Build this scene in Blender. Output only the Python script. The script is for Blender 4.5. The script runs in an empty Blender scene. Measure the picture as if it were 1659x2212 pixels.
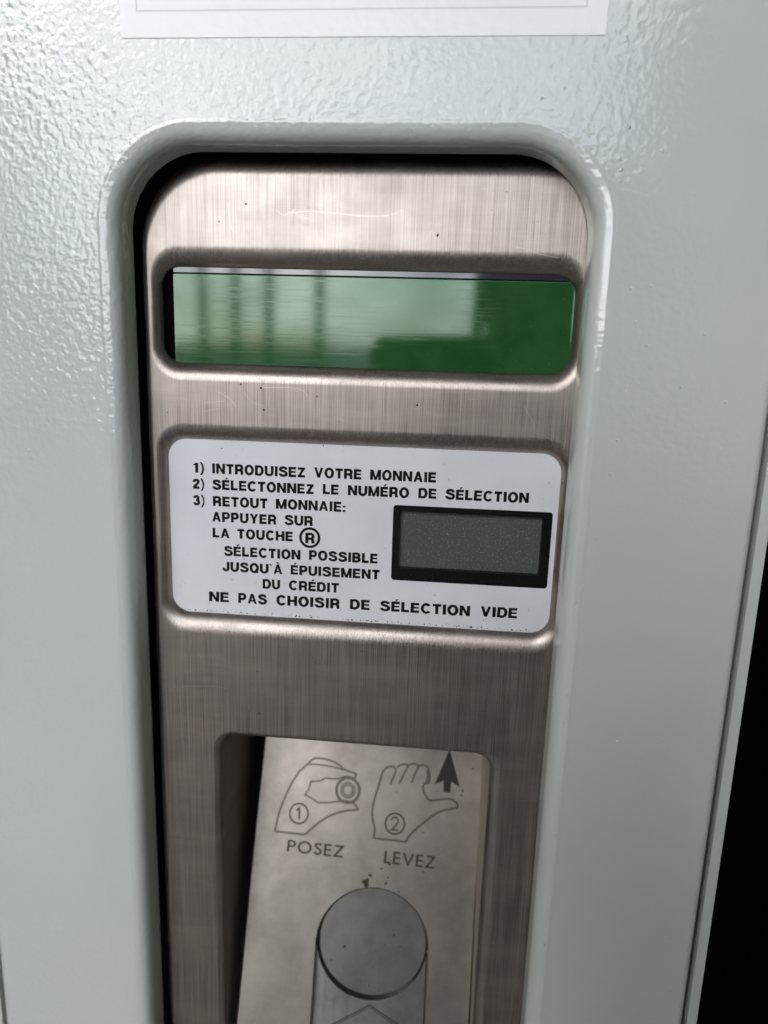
import bpy, bmesh, math, random
from mathutils import Vector, Matrix, noise
from mathutils.geometry import delaunay_2d_cdt

S = 0.001                      # the close-up is laid out in millimetres, built in metres
random.seed(7)
scene = bpy.context.scene
COL = scene.collection

# ------------------------------------------------------------------ camera
cd = bpy.data.cameras.new('camera')
cam = bpy.data.objects.new('camera', cd)
COL.objects.link(cam)
XR = Vector((0.99528362, 0.09180316, 0.03134812))       # right
XD = Vector((0.0494936, -0.20262422, -0.97800502))      # down
XF = Vector((-0.08343206, 0.9749439, -0.20621223))      # forward
m = Matrix(((XR.x, -XD.x, -XF.x), (XR.y, -XD.y, -XF.y), (XR.z, -XD.z, -XF.z))).to_4x4()
CAM = Vector((15.404, -180.0, 38.072))
m.translation = CAM * S
cam.matrix_world = m
cd.sensor_fit = 'HORIZONTAL'
cd.sensor_width = 36.0
cd.lens = 36.0 * 1534 / 1659
cd.clip_start = 0.01
cd.clip_end = 500
cd.dof.use_dof = True
cd.dof.focus_distance = 0.194
cd.dof.aperture_fstop = 12.0
scene.camera = cam

# ------------------------------------------------------------------ sky and sun
SUN_EL, SUN_AZ = 42.0, 218.0          # azimuth clockwise from +Y: front left of the machine
w = bpy.data.worlds.new('World')
scene.world = w
w.use_nodes = True
nt = w.node_tree
nt.nodes.clear()
sky = nt.nodes.new('ShaderNodeTexSky')
sky.sky_type = 'NISHITA'
sky.sun_disc = False
sky.sun_elevation = math.radians(SUN_EL)
sky.sun_rotation = math.radians(SUN_AZ)
sky.air_density = 1.0
sky.dust_density = 2.0
sky.ozone_density = 3.0
bg = nt.nodes.new('ShaderNodeBackground')
bg.inputs['Strength'].default_value = 0.15
wo = nt.nodes.new('ShaderNodeOutputWorld')
tc = nt.nodes.new('ShaderNodeTexCoord')
mp = nt.nodes.new('ShaderNodeMapping')
mp.inputs['Scale'].default_value = (1, 1, 2.4)
nt.links.new(tc.outputs['Generated'], mp.inputs[0])
cn = nt.nodes.new('ShaderNodeTexNoise')
cn.inputs['Scale'].default_value = 4.5
cn.inputs['Detail'].default_value = 6
cn.inputs['Roughness'].default_value = .6
nt.links.new(mp.outputs[0], cn.inputs['Vector'])
cr = nt.nodes.new('ShaderNodeValToRGB')
cr.color_ramp.elements[0].position = .40
cr.color_ramp.elements[1].position = .58
nt.links.new(cn.outputs[0], cr.inputs[0])
bw = nt.nodes.new('ShaderNodeRGBToBW')
nt.links.new(sky.outputs[0], bw.inputs[0])
cm = nt.nodes.new('ShaderNodeMix')
cm.data_type = 'RGBA'
cm.blend_type = 'MULTIPLY'
cm.inputs[0].default_value = 1
nt.links.new(bw.outputs[0], cm.inputs[6])
cm.inputs[7].default_value = (2.2, 2.22, 2.26, 1)
mx = nt.nodes.new('ShaderNodeMix')
mx.data_type = 'RGBA'
nt.links.new(cr.outputs[0], mx.inputs[0])
nt.links.new(sky.outputs[0], mx.inputs[6])
nt.links.new(cm.outputs[2], mx.inputs[7])
nt.links.new(mx.outputs[2], bg.inputs[0])
nt.links.new(bg.outputs[0], wo.inputs[0])

sl = bpy.data.lights.new('sun', 'SUN')
sl.energy = 3.0
sl.angle = math.radians(0.5)
sl.color = (1.0, 0.95, 0.9)
sun = bpy.data.objects.new('sun', sl)
COL.objects.link(sun)
e, a = math.radians(SUN_EL), math.radians(SUN_AZ)
sdir = Vector((math.sin(a) * math.cos(e), math.cos(a) * math.cos(e), math.sin(e)))
sun.rotation_euler = sdir.to_track_quat('Z', 'Y').to_euler()

scene.view_settings.view_transform = 'Standard'
scene.view_settings.look = 'None'
scene.view_settings.gamma = 1.0
scene.view_settings.exposure = 1.5


# ------------------------------------------------------------------ materials
class NT:
    def __init__(s, name):
        s.mat = bpy.data.materials.new(name)
        s.mat.use_nodes = True
        s.t = s.mat.node_tree
        s.t.nodes.clear()
        s.out = s.t.nodes.new('ShaderNodeOutputMaterial')
        s.b = s.t.nodes.new('ShaderNodeBsdfPrincipled')
        s.t.links.new(s.b.outputs[0], s.out.inputs[0])
        s.co = s.t.nodes.new('ShaderNodeTexCoord').outputs['Object']

    def set(s, k, v):
        i = s.b.inputs[k]
        if isinstance(v, tuple) and len(v) == 3 and k not in ('Tangent',):
            v = (*v, 1)
        if hasattr(v, 'is_linked') or isinstance(v, bpy.types.NodeSocket):
            s.t.links.new(v, i)
        else:
            i.default_value = v

    def noise(s, scale, detail=2, rough=.5, st=(1, 1, 1), off=(0, 0, 0), dist=0):
        mp = s.t.nodes.new('ShaderNodeMapping')
        mp.inputs['Scale'].default_value = st
        mp.inputs['Location'].default_value = off
        s.t.links.new(s.co, mp.inputs[0])
        n = s.t.nodes.new('ShaderNodeTexNoise')
        n.inputs['Scale'].default_value = scale
        n.inputs['Detail'].default_value = detail
        n.inputs['Roughness'].default_value = rough
        n.inputs['Distortion'].default_value = dist
        s.t.links.new(mp.outputs[0], n.inputs['Vector'])
        return n.outputs[0]

    def ramp(s, v, stops):
        r = s.t.nodes.new('ShaderNodeValToRGB')
        el = r.color_ramp.elements
        while len(el) < len(stops):
            el.new(.5)
        for k, (p, c) in enumerate(stops):
            el[k].position = p
            el[k].color = (c, c, c, 1) if not isinstance(c, tuple) else (*c, 1)
        s.t.links.new(v, r.inputs[0])
        return r.outputs[0]

    def math(s, op, a, b=0.0):
        n = s.t.nodes.new('ShaderNodeMath')
        n.operation = op
        for k, v in enumerate((a, b)):
            if isinstance(v, (int, float)):
                n.inputs[k].default_value = v
            else:
                s.t.links.new(v, n.inputs[k])
        return n.outputs[0]

    def mix(s, f, a, b, mode='MIX'):
        n = s.t.nodes.new('ShaderNodeMix')
        n.data_type = 'RGBA'
        n.blend_type = mode
        for k, v in ((0, f), (6, a), (7, b)):
            if isinstance(v, bpy.types.NodeSocket):
                s.t.links.new(v, n.inputs[k])
            elif isinstance(v, tuple):
                n.inputs[k].default_value = (*v, 1)
            else:
                n.inputs[k].default_value = v
        return n.outputs[2]

    def bump(s, h, dist, strength=1.0, prev=None):
        n = s.t.nodes.new('ShaderNodeBump')
        n.inputs['Distance'].default_value = dist
        n.inputs['Strength'].default_value = strength
        s.t.links.new(h, n.inputs['Height'])
        if prev is not None:
            s.t.links.new(prev, n.inputs['Normal'])
        return n.outputs[0]


def simple(name, col, rough=.5, spec=.5, metal=0.0):
    k = NT(name)
    k.set('Base Color', col)
    k.set('Roughness', rough)
    k.set('Specular IOR Level', spec)
    k.set('Metallic', metal)
    return k.mat


PEEL = .00019


def paint_mat(name, bump=1.0):
    k = NT(name)
    big = k.noise(18, 3)
    base = k.mix(k.ramp(big, [(.3, 0.0), (.7, 1.0)]), (.515, .55, .515), (.545, .575, .54))
    k.set('Base Color', base)
    k.set('Roughness', k.math('ADD', k.math('MULTIPLY', k.noise(60, 2), .05), .055))
    k.set('Specular IOR Level', .5)
    k.set('IOR', 1.72)
    # orange-peel texture of sprayed enamel
    n1 = k.noise(560, 1.3, .4, dist=.15)
    n2 = k.noise(1100, 1, .4, dist=.2, off=(3, 1, 2))
    amp = k.ramp(k.noise(22, 2, off=(1, 4, 2)), [(.35, .6), (.65, 1.0)])
    sp = k.t.nodes.new('ShaderNodeSeparateXYZ')
    k.t.links.new(k.co, sp.inputs[0])
    side = k.ramp(k.math('ADD', k.math('MULTIPLY', sp.outputs[0], 6.0), .6), [(.15, 1.25), (1.0, .48)])
    low = k.ramp(k.math('ADD', k.math('MULTIPLY', sp.outputs[2], 5.0), .5), [(0.0, .6), (.75, 1.0)])
    amp = k.math('MULTIPLY', k.math('MULTIPLY', amp, side), low)
    h = k.math('MULTIPLY', k.math('ADD', n1, k.math('MULTIPLY', n2, .35)), amp)
    k.set('Normal', k.bump(h, PEEL * bump))
    return k.mat


def steel_mat(name, base, rough, streak=1.0, cloud=0.0, aniso=.32, dark=(.30, .27, .24)):
    k = NT(name)
    k.set('Metallic', 1.0)
    v1 = k.noise(1.0, 3, .6, st=(4200, 4200, 34))          # fine vertical brushing
    v2 = k.noise(1.0, 3, .6, st=(900, 900, 22), off=(5, 3, 1))
    h1 = k.noise(1.0, 2, .6, st=(90, 90, 2600), off=(1, 7, 3))  # crossing hairlines
    st = k.math('ADD', k.math('MULTIPLY', v1, .6), k.math('MULTIPLY', v2, .2))
    st = k.math('ADD', st, k.math('ADD', k.math('MULTIPLY', h1, .06), .04))
    f = k.ramp(st, [(.32, 0.0), (.60, 1.0)])
    col = k.mix(f, tuple(c * (1 - .50 * streak) for c in base), tuple(min(1, c * (1 + .38 * streak)) for c in base))
    cl = k.ramp(k.noise(55, 5, .65, off=(2, 2, 9)), [(.35, 0.0), (.68, 1.0)])
    col = k.mix(k.math('MULTIPLY', cl, .25 + cloud), col, dark)
    # a few dark pits and specks
    if not aniso:
        mo = k.ramp(k.noise(170, 6, .7, off=(7, 2, 2)), [(.38, 0.0), (.66, 1.0)])
        col = k.mix(k.math('MULTIPLY', mo, .18), col, dark)
    sm = k.ramp(k.noise(1.0, 4, .65, st=(30, 30, 130) if aniso else (45, 45, 45), off=(4, 4, 1)), [(.45, 0.0), (.72, 1.0)])
    col = k.mix(k.math('MULTIPLY', sm, .40), col, tuple(min(1, c * 1.4) for c in base))
    sp = k.ramp(k.noise(900, 1, .4, off=(9, 1, 4)), [(.17, 1.0), (.20, 0.0)])
    col = k.mix(k.math('MULTIPLY', sp, .8), col, (.06, .05, .04))
    k.set('Base Color', col)
    k.set('Roughness', k.math('ADD', k.math('MULTIPLY', f, .10), k.math('ADD', k.math('MULTIPLY', cl, .10), rough)))
    if aniso:
        k.set('Anisotropic', aniso)
        t = k.t.nodes.new('ShaderNodeCombineXYZ')
        t.inputs[0].default_value = 1.0
        k.set('Tangent', t.outputs[0])
    k.set('Normal', k.bump(st, .000012 * streak))
    return k.mat


M = {}
M['paint'] = paint_mat('grey_enamel')
M['steel'] = steel_mat('brushed_steel', (.365, .318, .28), .335)
M['steel_dark'] = steel_mat('dull_steel', (.30, .265, .225), .5, .6)
M['lever'] = steel_mat('satin_steel', (.50, .45, .40), .34, .12, .38, 0.0, (.25, .22, .185))
M['pocket'] = steel_mat('worn_coin_steel', (.60, .575, .54), .25, .1, .6, 0.0, (.30, .285, .265))
M['black'] = simple('black_void', (.003, .003, .003), 1, 0)
M['dark_wall'] = simple('shaded_steel', (.03, .027, .023), .5, .3, .5)  # steel with the shade of the seat and channel sides in its colour
M['rubber'] = simple('black_rubber', (.012, .012, .011), .6, .3)
M['engrave'] = simple('engraved_line', (.06, .045, .033), .6, .3)
M['engrave_mid'] = simple('engraved_floor', (.22, .20, .175), .45, .5, .6)
M['arrow'] = simple('brown_fill', (.03, .022, .018), .55, .3)
M['ink'] = simple('black_ink', (.006, .006, .006), .5, .12)
M['ink_grey'] = simple('pale_grey_ink', (.55, .55, .55), .5, .4)
M['scratch'] = simple('scratch_and_glint', (.56, .50, .45), .34, .5, 1.0)  # bare scratches, and the painted highlight on the seat edge
M['rust'] = simple('rust_spot', (.07, .05, .035), .8, .2)
M['grime'] = simple('dark_grime', (.035, .028, .022), .9, .1)
M['nib'] = paint_mat('paint_nib', .3)


def label_mat():
    k = NT('white_plastic')
    n = k.ramp(k.noise(45, 4, .6), [(.35, 0.0), (.75, 1.0)])
    c = k.mix(n, (.64, .64, .66), (.71, .71, .73))
    sp = k.ramp(k.noise(700, 2, .5, off=(3, 3, 3)), [(.24, 1.0), (.28, 0.0)])
    k.set('Base Color', k.mix(k.math('MULTIPLY', sp, .5), c, (.35, .33, .3)))
    k.set('Roughness', .32)
    k.set('Normal', k.bump(k.noise(300, 3), .000008))
    return k.mat


def paper_mat():
    k = NT('laminated_white')
    k.set('Base Color', k.mix(k.noise(30, 3), (.84, .85, .84), (.88, .88, .87)))
    k.set('Roughness', k.math('ADD', k.math('MULTIPLY', k.noise(120, 3), .12), .12))
    k.set('Normal', k.bump(k.noise(420, 1.5, .45, dist=.2), .00013))
    return k.mat


def green_mat():
    k = NT('green_acrylic')
    h = k.noise(1.0, 3, .6, st=(60, 60, 2500))
    c = k.mix(k.ramp(k.noise(60, 4, .6), [(.4, 0.0), (.75, 1.0)]), (.013, .070, .017), (.030, .095, .032))
    sp = k.ramp(k.noise(1500, 2, .5, off=(3, 3, 3)), [(.68, 0.0), (.76, 1.0)])
    k.set('Base Color', k.mix(k.math('MULTIPLY', sp, .35), c, (.25, .32, .25)))
    k.set('Roughness', k.math('ADD', k.math('MULTIPLY', k.ramp(h, [(.5, 0.0), (.8, 1.0)]), .12), .05))
    k.set('IOR', 1.66)
    k.set('Specular Tint', (.82, 1.0, .86))
    k.set('Normal', k.bump(h, .0000025))
    return k.mat


def screen_mat(name, c0, c1, dust):
    k = NT(name)
    c = k.mix(k.noise(40, 2), c0, c1)
    sp = k.ramp(k.noise(2100, 3, .6, off=(1, 3, 3)), [(.56, 0.0), (.72, 1.0)])
    k.set('Base Color', k.mix(k.math('MULTIPLY', sp, dust), c, (.46, .47, .42)))
    k.set('Roughness', .30)
    k.set('Specular IOR Level', .2)
    return k.mat


M['label'] = label_mat()
M['paper'] = paper_mat()
M['green'] = green_mat()
M['gloss_dark'] = simple('dark_glass_edge', (.03, .028, .04), .06, .9)
M['black_gloss'] = screen_mat('black_gloss', (.004, .004, .004), (.006, .006, .006), .04)
M['black_back'] = simple('black_backing', (.004, .004, .004), .4, .15)
M['screen'] = screen_mat('lcd_grey', (.072, .077, .067), (.090, .094, .083), .42)


def wall_mat(name, a, b, sc=3, rough=.85):
    k = NT(name)
    k.set('Base Color', k.mix(k.noise(sc, 5, .6), a, b))
    k.set('Roughness', rough)
    k.set('Normal', k.bump(k.noise(sc * 20, 4), .004))
    return k.mat


M['concrete'] = wall_mat('asphalt', (.035, .035, .037), (.06, .06, .06))
M['soffit'] = wall_mat('grey_soffit', (.12, .12, .12), (.15, .15, .15))
M['plaster'] = wall_mat('grey_plaster', (.05, .05, .05), (.07, .07, .068))
M['shade'] = simple('unlit_black', (.0015, .0015, .0018), 1, 0)


# ------------------------------------------------------------------ geometry helpers (all in mm)
class Mesh:
    def __init__(s):
        s.v, s.n, s.f = [], [], []

    def add(s, pts, nrm=None):
        i = len(s.v)
        s.v += [tuple(p) for p in pts]
        if nrm is None:
            nrm = [(0, 0, 0)] * len(pts)
        s.n += [tuple(q) for q in nrm]
        return i

    def face(s, idx, want=None):
        if want is not None:
            p = [Vector(s.v[k]) for k in idx[:3]]
            g = (p[1] - p[0]).cross(p[2] - p[0])
            if g.dot(Vector(want)) < 0:
                idx = idx[::-1]
        s.f.append(tuple(idx))

    def grid(s, rows, closed=True, want_first=None, flat_first=None, flat_last=None, flip=False):
        """rows: list of rows of points; smooth surface between the rows"""
        R, N = len(rows), len(rows[0])
        P = [[Vector(p) for p in r] for r in rows]
        nr = []
        for i in range(R):
            a = []
            for j in range(N):
                if closed:
                    tj = P[i][(j + 1) % N] - P[i][j - 1]
                else:
                    tj = P[i][min(j + 1, N - 1)] - P[i][max(j - 1, 0)]
                ti = P[min(i + 1, R - 1)][j] - P[max(i - 1, 0)][j]
                q = tj.cross(ti)
                if not flip:
                    q = -q
                q = q.normalized() if q.length > 1e-12 else Vector((0, -1, 0))
                a.append(q)
            nr.append(a)
        if flat_first:
            nr[0] = [Vector(flat_first)] * N
        if flat_last:
            nr[-1] = [Vector(flat_last)] * N
        base = len(s.v)
        for i in range(R):
            s.add(P[i], nr[i])
        for i in range(R - 1):
            for j in range(N if closed else N - 1):
                j2 = (j + 1) % N
                q = (base + i * N + j, base + i * N + j2, base + (i + 1) * N + j2, base + (i + 1) * N + j)
                mid = nr[i][j] + nr[i + 1][j] + nr[i][j2] + nr[i + 1][j2]
                s.face(q, mid)
        return base

    def quad(s, a, b, c, d, n):
        i = s.add([a, b, c, d], [n] * 4)
        s.face((i, i + 1, i + 2, i + 3), n)

    def box(s, x0, x1, y0, y1, z0, z1):
        c = [(x, y, z) for x in (x0, x1) for y in (y0, y1) for z in (z0, z1)]
        for idx, n in (((0, 1, 3, 2), (-1, 0, 0)), ((4, 5, 7, 6), (1, 0, 0)), ((0, 1, 5, 4), (0, -1, 0)),
                       ((2, 3, 7, 6), (0, 1, 0)), ((0, 2, 6, 4), (0, 0, -1)), ((1, 3, 7, 5), (0, 0, 1))):
            s.quad(*[c[k] for k in idx], n)

    def plane_holes(s, outer, holes, y=0.0, N=(0, -1, 0)):
        """flat face in the x,z plane at depth y, outer loop minus hole loops"""
        vs, es = [], []
        for lp in [outer] + holes:
            b = len(vs)
            vs += [Vector((p[0], p[1])) for p in lp]
            es += [(b + k, b + (k + 1) % len(lp)) for k in range(len(lp))]
        ov, oe, of, _, _, _ = delaunay_2d_cdt(vs, es, [], 0, 1e-6)

        def inside(p, lp):
            c = False
            for k in range(len(lp)):
                (ax, ay), (bx, by) = lp[k][:2], lp[k - 1][:2]
                if (ay > p[1]) != (by > p[1]) and p[0] < (bx - ax) * (p[1] - ay) / (by - ay) + ax:
                    c = not c
            return c
        b = s.add([(p.x, y, p.y) for p in ov], [N] * len(ov))
        for f in of:
            cx = sum(ov[k].x for k in f) / 3
            cy = sum(ov[k].y for k in f) / 3
            if inside((cx, cy), outer) and not any(inside((cx, cy), h) for h in holes):
                s.face(tuple(b + k for k in f), N)

    def grow(s, f):
        s.v = [(15.4 + (x - 15.4) * f, y, 38.07 + (z - 38.07) * f) for x, y, z in s.v]
        return s

    def build(s, name, mat, parent=None, smooth=True, xf=None, label=None, kind=None):
        me = bpy.data.meshes.new(name)
        me.from_pydata([(x * S, y * S, z * S) for x, y, z in s.v], [], s.f)
        me.materials.append(mat)
        o = bpy.data.objects.new(name, me)
        COL.objects.link(o)
        if smooth and any(q != (0, 0, 0) for q in s.n):
            me.polygons.foreach_set('use_smooth', [True] * len(me.polygons))
            me.normals_split_custom_set_from_vertices([Vector(q) for q in s.n])
        if parent is not None:
            o.parent = parent
        if xf is not None:
            o.matrix_local = xf
        if label:
            o['label'] = label
        if kind:
            o['kind'] = kind
        return o


def rrect(x0, x1, z0, z1, r, seg=2.0, na=14):
    """rounded rectangle as (x, z, nx, nz), counter-clockwise, fixed vertex count per na/seg arguments"""
    out = []
    cs = ((x1 - r, z1 - r, 0), (x0 + r, z1 - r, 90), (x0 + r, z0 + r, 180), (x1 - r, z0 + r, 270))
    for k, (cx, cz, a0) in enumerate(cs):
        for i in range(na + 1):
            t = math.radians(a0 + 90 * i / na)
            out.append((cx + r * math.cos(t), cz + r * math.sin(t), math.cos(t), math.sin(t)))
        nx_, nz_, a1 = cs[(k + 1) % 4]
        t = math.radians(a0 + 90)
        A = (cx + r * math.cos(t), cz + r * math.sin(t))
        B = (nx_ + r * math.cos(t), nz_ + r * math.sin(t))
        n = seg if isinstance(seg, int) else max(1, int(math.hypot(B[0] - A[0], B[1] - A[1]) / seg))
        for i in range(1, n):
            u = i / n
            out.append((A[0] + (B[0] - A[0]) * u, A[1] + (B[1] - A[1]) * u, math.cos(t), math.sin(t)))
    return out


def loops(loop, prof, wob=None):
    """sweep: prof = [(offset outward, depth)]"""
    rows = []
    for off, y in prof:
        rows.append([(p[0] + p[2] * (off + (wob(p, off) if wob else 0)), y,
                      p[1] + p[3] * (off + (wob(p, off) if wob else 0))) for p in loop])
    return rows


def loft(A, B, prof):
    """prof = [(t from A to B, depth)]"""
    return [[(a[0] + (b[0] - a[0]) * t, y, a[1] + (b[1] - a[1]) * t) for a, b in zip(A, B)] for t, y in prof]


def slab(mesh, loop, y0, y1, edge=.25):
    """a thin plate with a softened front edge"""
    n = 5
    prof = [(-edge + edge * math.sin(math.pi / 2 * k / n), y0 + edge * (1 - math.cos(math.pi / 2 * k / n))) for k in range(n + 1)]
    prof.append((0, y1))
    mesh.grid(loops(loop, prof), flip=False, flat_first=(0, -1, 0))
    mesh.plane_holes([(p[0] - p[2] * edge, p[1] - p[3] * edge) for p in loop], [], y0)
    mesh.plane_holes([(p[0], p[1]) for p in loop], [], y1, (0, 1, 0))


def empty(name, loc):
    o = bpy.data.objects.new(name, None)
    o.empty_display_size = .05
    o.location = loc
    COL.objects.link(o)
    return o


def tag(o, label=None, cat=None, group=None, kind=None):
    for k, v in (('label', label), ('category', cat), ('group', group), ('kind', kind)):
        if v:
            o[k] = v
    return o


# ------------------------------------------------------------------ the place around the machine
GZ = -1250.0
b = Mesh()
b.quad((-60000, -60000, GZ), (60000, -60000, GZ), (60000, 60000, GZ), (-60000, 60000, GZ), (0, 0, 1))
tag(b.build('ground', M['concrete'], smooth=False), kind='structure')
b = Mesh()
b.box(-3500, 3500, 450, 600, GZ + 4, 1500)
tag(b.build('wall', M['shade'], smooth=False), kind='structure')  # near-black sheet standing for the unlit gap beside the machine
b = Mesh()
b.box(-3500, 3500, -1900, 448, 1502, 1650)
tag(b.build('ceiling', M['soffit'], smooth=False), kind='structure')
b = Mesh()
b.box(800, 950, -3600, 448, GZ + 4, 1500)
b.box(-1250, -1100, -1200, 448, GZ + 4, 1500)  # unseen left wall, added to block sky light from the side
tag(b.build('side_wall', M['plaster'], smooth=False), kind='structure')


M['white_wall'] = wall_mat('white_render', (.70, .70, .68), (.80, .80, .78), 1)
M['paving'] = wall_mat('paving', (.28, .28, .27), (.36, .36, .34), 2)
M['leaf'] = wall_mat('hedge_green', (.03, .07, .02), (.07, .13, .04), 2)
M['post'] = simple('green_post', (.03, .05, .04), .4, .5)
b = Mesh()
b.box(-30000, -3000, -7200, -4600, GZ + 2, GZ + 60)
tag(b.build('pavement', M['paving'], smooth=False), kind='structure')
b = Mesh()
b.box(-16000, 1500, -12300, -12000, GZ + 4, 250)
tag(b.build('garden_wall', M['white_wall'], smooth=False), 'low white garden wall across the road, mirrored in the window', 'wall')
b = Mesh()
for k in range(3000):
    x = random.uniform(-16000, -6100)
    hgt = 1500 + 700 * noise.noise(Vector((x * .0006, 2, 1))) + 350 * noise.noise(Vector((x * .003, 5, 1)))
    z = random.uniform(200, hgt)
    c = Vector((x, -12700 + random.uniform(-400, 400), z))
    u_ = Vector((random.uniform(-1, 1), random.uniform(-1, 1), random.uniform(-1, 1))).normalized() * 120
    v_ = u_.orthogonal().normalized() * 110
    i = b.add([c - u_, c - v_, c + u_, c + v_])
    b.face((i, i + 1, i + 2, i + 3))
b.box(-16000, -6200, -12900, -12600, GZ + 4, 1250)
tag(b.build('hedge', M['leaf'], smooth=False), 'leafy green hedge growing behind the low white wall', 'hedge', kind='stuff')
post0 = None
for k, (px_, py_) in enumerate(((-2250, -6300), (-1950, -6300), (-1640, -6300), (-1180, -6300))):
    if post0 is None:
        b = Mesh()
        ps = [2 * math.pi * q / 16 for q in range(16)]
        b.grid([[(r_ * math.cos(t), r_ * math.sin(t), z_) for t in ps] for r_, z_ in ((75, 0), (75, 40), (45, 60), (45, 2900), (30, 2930), (1, 2935))])
        post0 = o = b.build('post', M['post'])
    else:
        o = post0.copy()
        COL.objects.link(o)
    o.location = (px_ * S, py_ * S, GZ * S)
    tag(o, ('slim dark post, the one farthest from the person, mirrored in the display window', 'slim dark post standing second in the row mirrored in the display window',
            'slim dark post standing third in the row mirrored in the display window', 'slim dark post set apart from the other three, mirrored in the display window')[k], 'post', 'posts across the road')



def tree(x, y, h, cr, n, seed):
    rnd = random.Random(seed)
    t = empty('tree', (x * S, y * S, GZ * S))
    tag(t, 'broad leafy tree standing before the white garden wall', 'tree')
    tk = Mesh()
    limbs = [([(0, 0, 0), (40, 20, h * .35), (20, -30, h * .6), (0, 0, h * .9)], (150, 110, 80, 20))]
    for k in range(9):
        a = k * 2.4
        z0 = h * (.38 + .045 * k)
        limbs.append(([(20, 0, z0), (cr * .4 * math.cos(a), cr * .4 * math.sin(a), z0 + 350), (cr * .85 * math.cos(a), cr * .85 * math.sin(a), z0 + 700)], (55, 35, 10)))
    for pts, rad in limbs:
        rows = []
        for p, r_ in zip(pts, rad):
            rows.append([(p[0] + r_ * math.cos(q), p[1] + r_ * math.sin(q), p[2]) for q in [2 * math.pi * w_ / 8 for w_ in range(8)]])
        tk.grid(rows)
    tk.build('trunk', M['bark'], t)
    cw = Mesh()
    cl = []
    while len(cl) < 60:
        v = Vector((rnd.uniform(-1, 1), rnd.uniform(-1, 1), rnd.uniform(-1, 1)))
        if .35 < v.length < 1:
            cl.append(Vector((v.x * cr, v.y * cr, h * .68 + v.z * cr * .85)))
    for k in range(n):
        c = rnd.choice(cl) + Vector((rnd.gauss(0, 1), rnd.gauss(0, 1), rnd.gauss(0, 1))) * cr * .13
        u_ = Vector((rnd.uniform(-1, 1), rnd.uniform(-1, 1), rnd.uniform(-1, 1))).normalized()
        v_ = u_.orthogonal().normalized() * 38
        u_ *= 62
        i = cw.add([c - u_, c - v_, c + u_, c + v_])
        cw.face((i, i + 1, i + 2, i + 3))
    cw.build('crown', M['leaf'], t, smooth=False)
    return t


M['bark'] = wall_mat('bark', (.08, .06, .045), (.14, .11, .08), 6)
tree(-6600, -9200, 5200, 1900, 6500, 3)

# ------------------------------------------------------------------ the photographer, mirrored in the glossy window and enamel
M['coat'] = wall_mat('dark_coat', (.02, .022, .026), (.035, .036, .04), 12)
M['skin'] = simple('skin', (.45, .28, .21), .5, .4)
M['hair'] = wall_mat('dark_hair', (.02, .015, .01), (.04, .028, .02), 60, .6)
M['phone'] = simple('black_phone', (.01, .01, .012), .25, .5)


def skin_body(name, chains, mat, parent, sub=2):
    """chains: [(points, radii)]; each chain starts at an existing point of an earlier one (matched by position)"""
    bm = bmesh.new()
    lay = bm.verts.layers.skin.verify()
    seen = {}
    first = True
    for pts, rad in chains:
        prev = None
        for p, r in zip(pts, rad):
            key = tuple(round(c, 1) for c in p)
            if key in seen:
                v = seen[key]
            else:
                v = bm.verts.new([c * S for c in p])
                v[lay].radius = (r * S, r * S)
                if first:
                    v[lay].use_root = True
                    first = False
                seen[key] = v
            if prev is not None and not bm.edges.get((prev, v)):
                bm.edges.new((prev, v))
            prev = v
    me = bpy.data.meshes.new(name)
    bm.to_mesh(me)
    bm.free()
    me.materials.append(mat)
    o = bpy.data.objects.new(name, me)
    COL.objects.link(o)
    o.parent = parent
    sk = o.modifiers.new('skin', 'SKIN')
    sk.use_smooth_shade = True
    sb = o.modifiers.new('sub', 'SUBSURF')
    sb.levels = sb.render_levels = sub
    return o


person = empty('person', (.12, -.56, GZ * S))
tag(person, 'person in a dark coat holding up a phone in front of the coin panel', 'person')
PX, PY = 0.0, 0.0                       # body coordinates are relative to the person's feet
HZ = 1340.0
head_c = (0, 40, HZ)
b_ = skin_body('body', [
    ([(0, 0, 880), (0, -5, 980), (0, -5, 1090), (0, 0, 1170), (0, 8, 1235), (0, 20, 1275), (0, 36, 1330), (0, 40, 1385)],
     [130, 128, 140, 150, 70, 55, 78, 70]),
    ([(0, 0, 1170), (110, 0, 1165), (195, 0, 1140), (175, 60, 940), (0, 245, 1100), (-55, 294, 1155)], [150, 85, 62, 48, 36, 30]),
    ([(0, 0, 1170), (-110, 0, 1165), (-195, 0, 1140), (-255, 60, 945), (-180, 235, 1100), (-147, 286, 1152)], [150, 85, 62, 48, 36, 30]),
    ([(0, 0, 880), (90, 0, 830), (110, 10, 460), (110, -15, 90), (115, 110, 40)], [130, 105, 72, 50, 42]),
    ([(0, 0, 880), (-90, 0, 830), (-110, 10, 460), (-110, -15, 90), (-115, 110, 40)], [130, 105, 72, 50, 42]),
], M['coat'], person)
hd = Mesh()
rows = []
for i in range(15):
    a = -math.pi / 2 + math.pi * i / 14
    r = math.cos(a)
    zz = math.sin(a)
    jaw = 1 - .28 * max(0, -zz)
    rows.append([(76 * r * jaw * math.cos(t), 40 + 96 * r * jaw * math.sin(t) + (10 * math.exp(-((t - math.pi / 2) / .16) ** 2) * math.exp(-((zz + .15) / .2) ** 2)), HZ + 118 * zz)
                 for t in [2 * math.pi * q / 28 for q in range(28)]])
hd.grid(rows)
hd.build('head', M['skin'], person)
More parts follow.
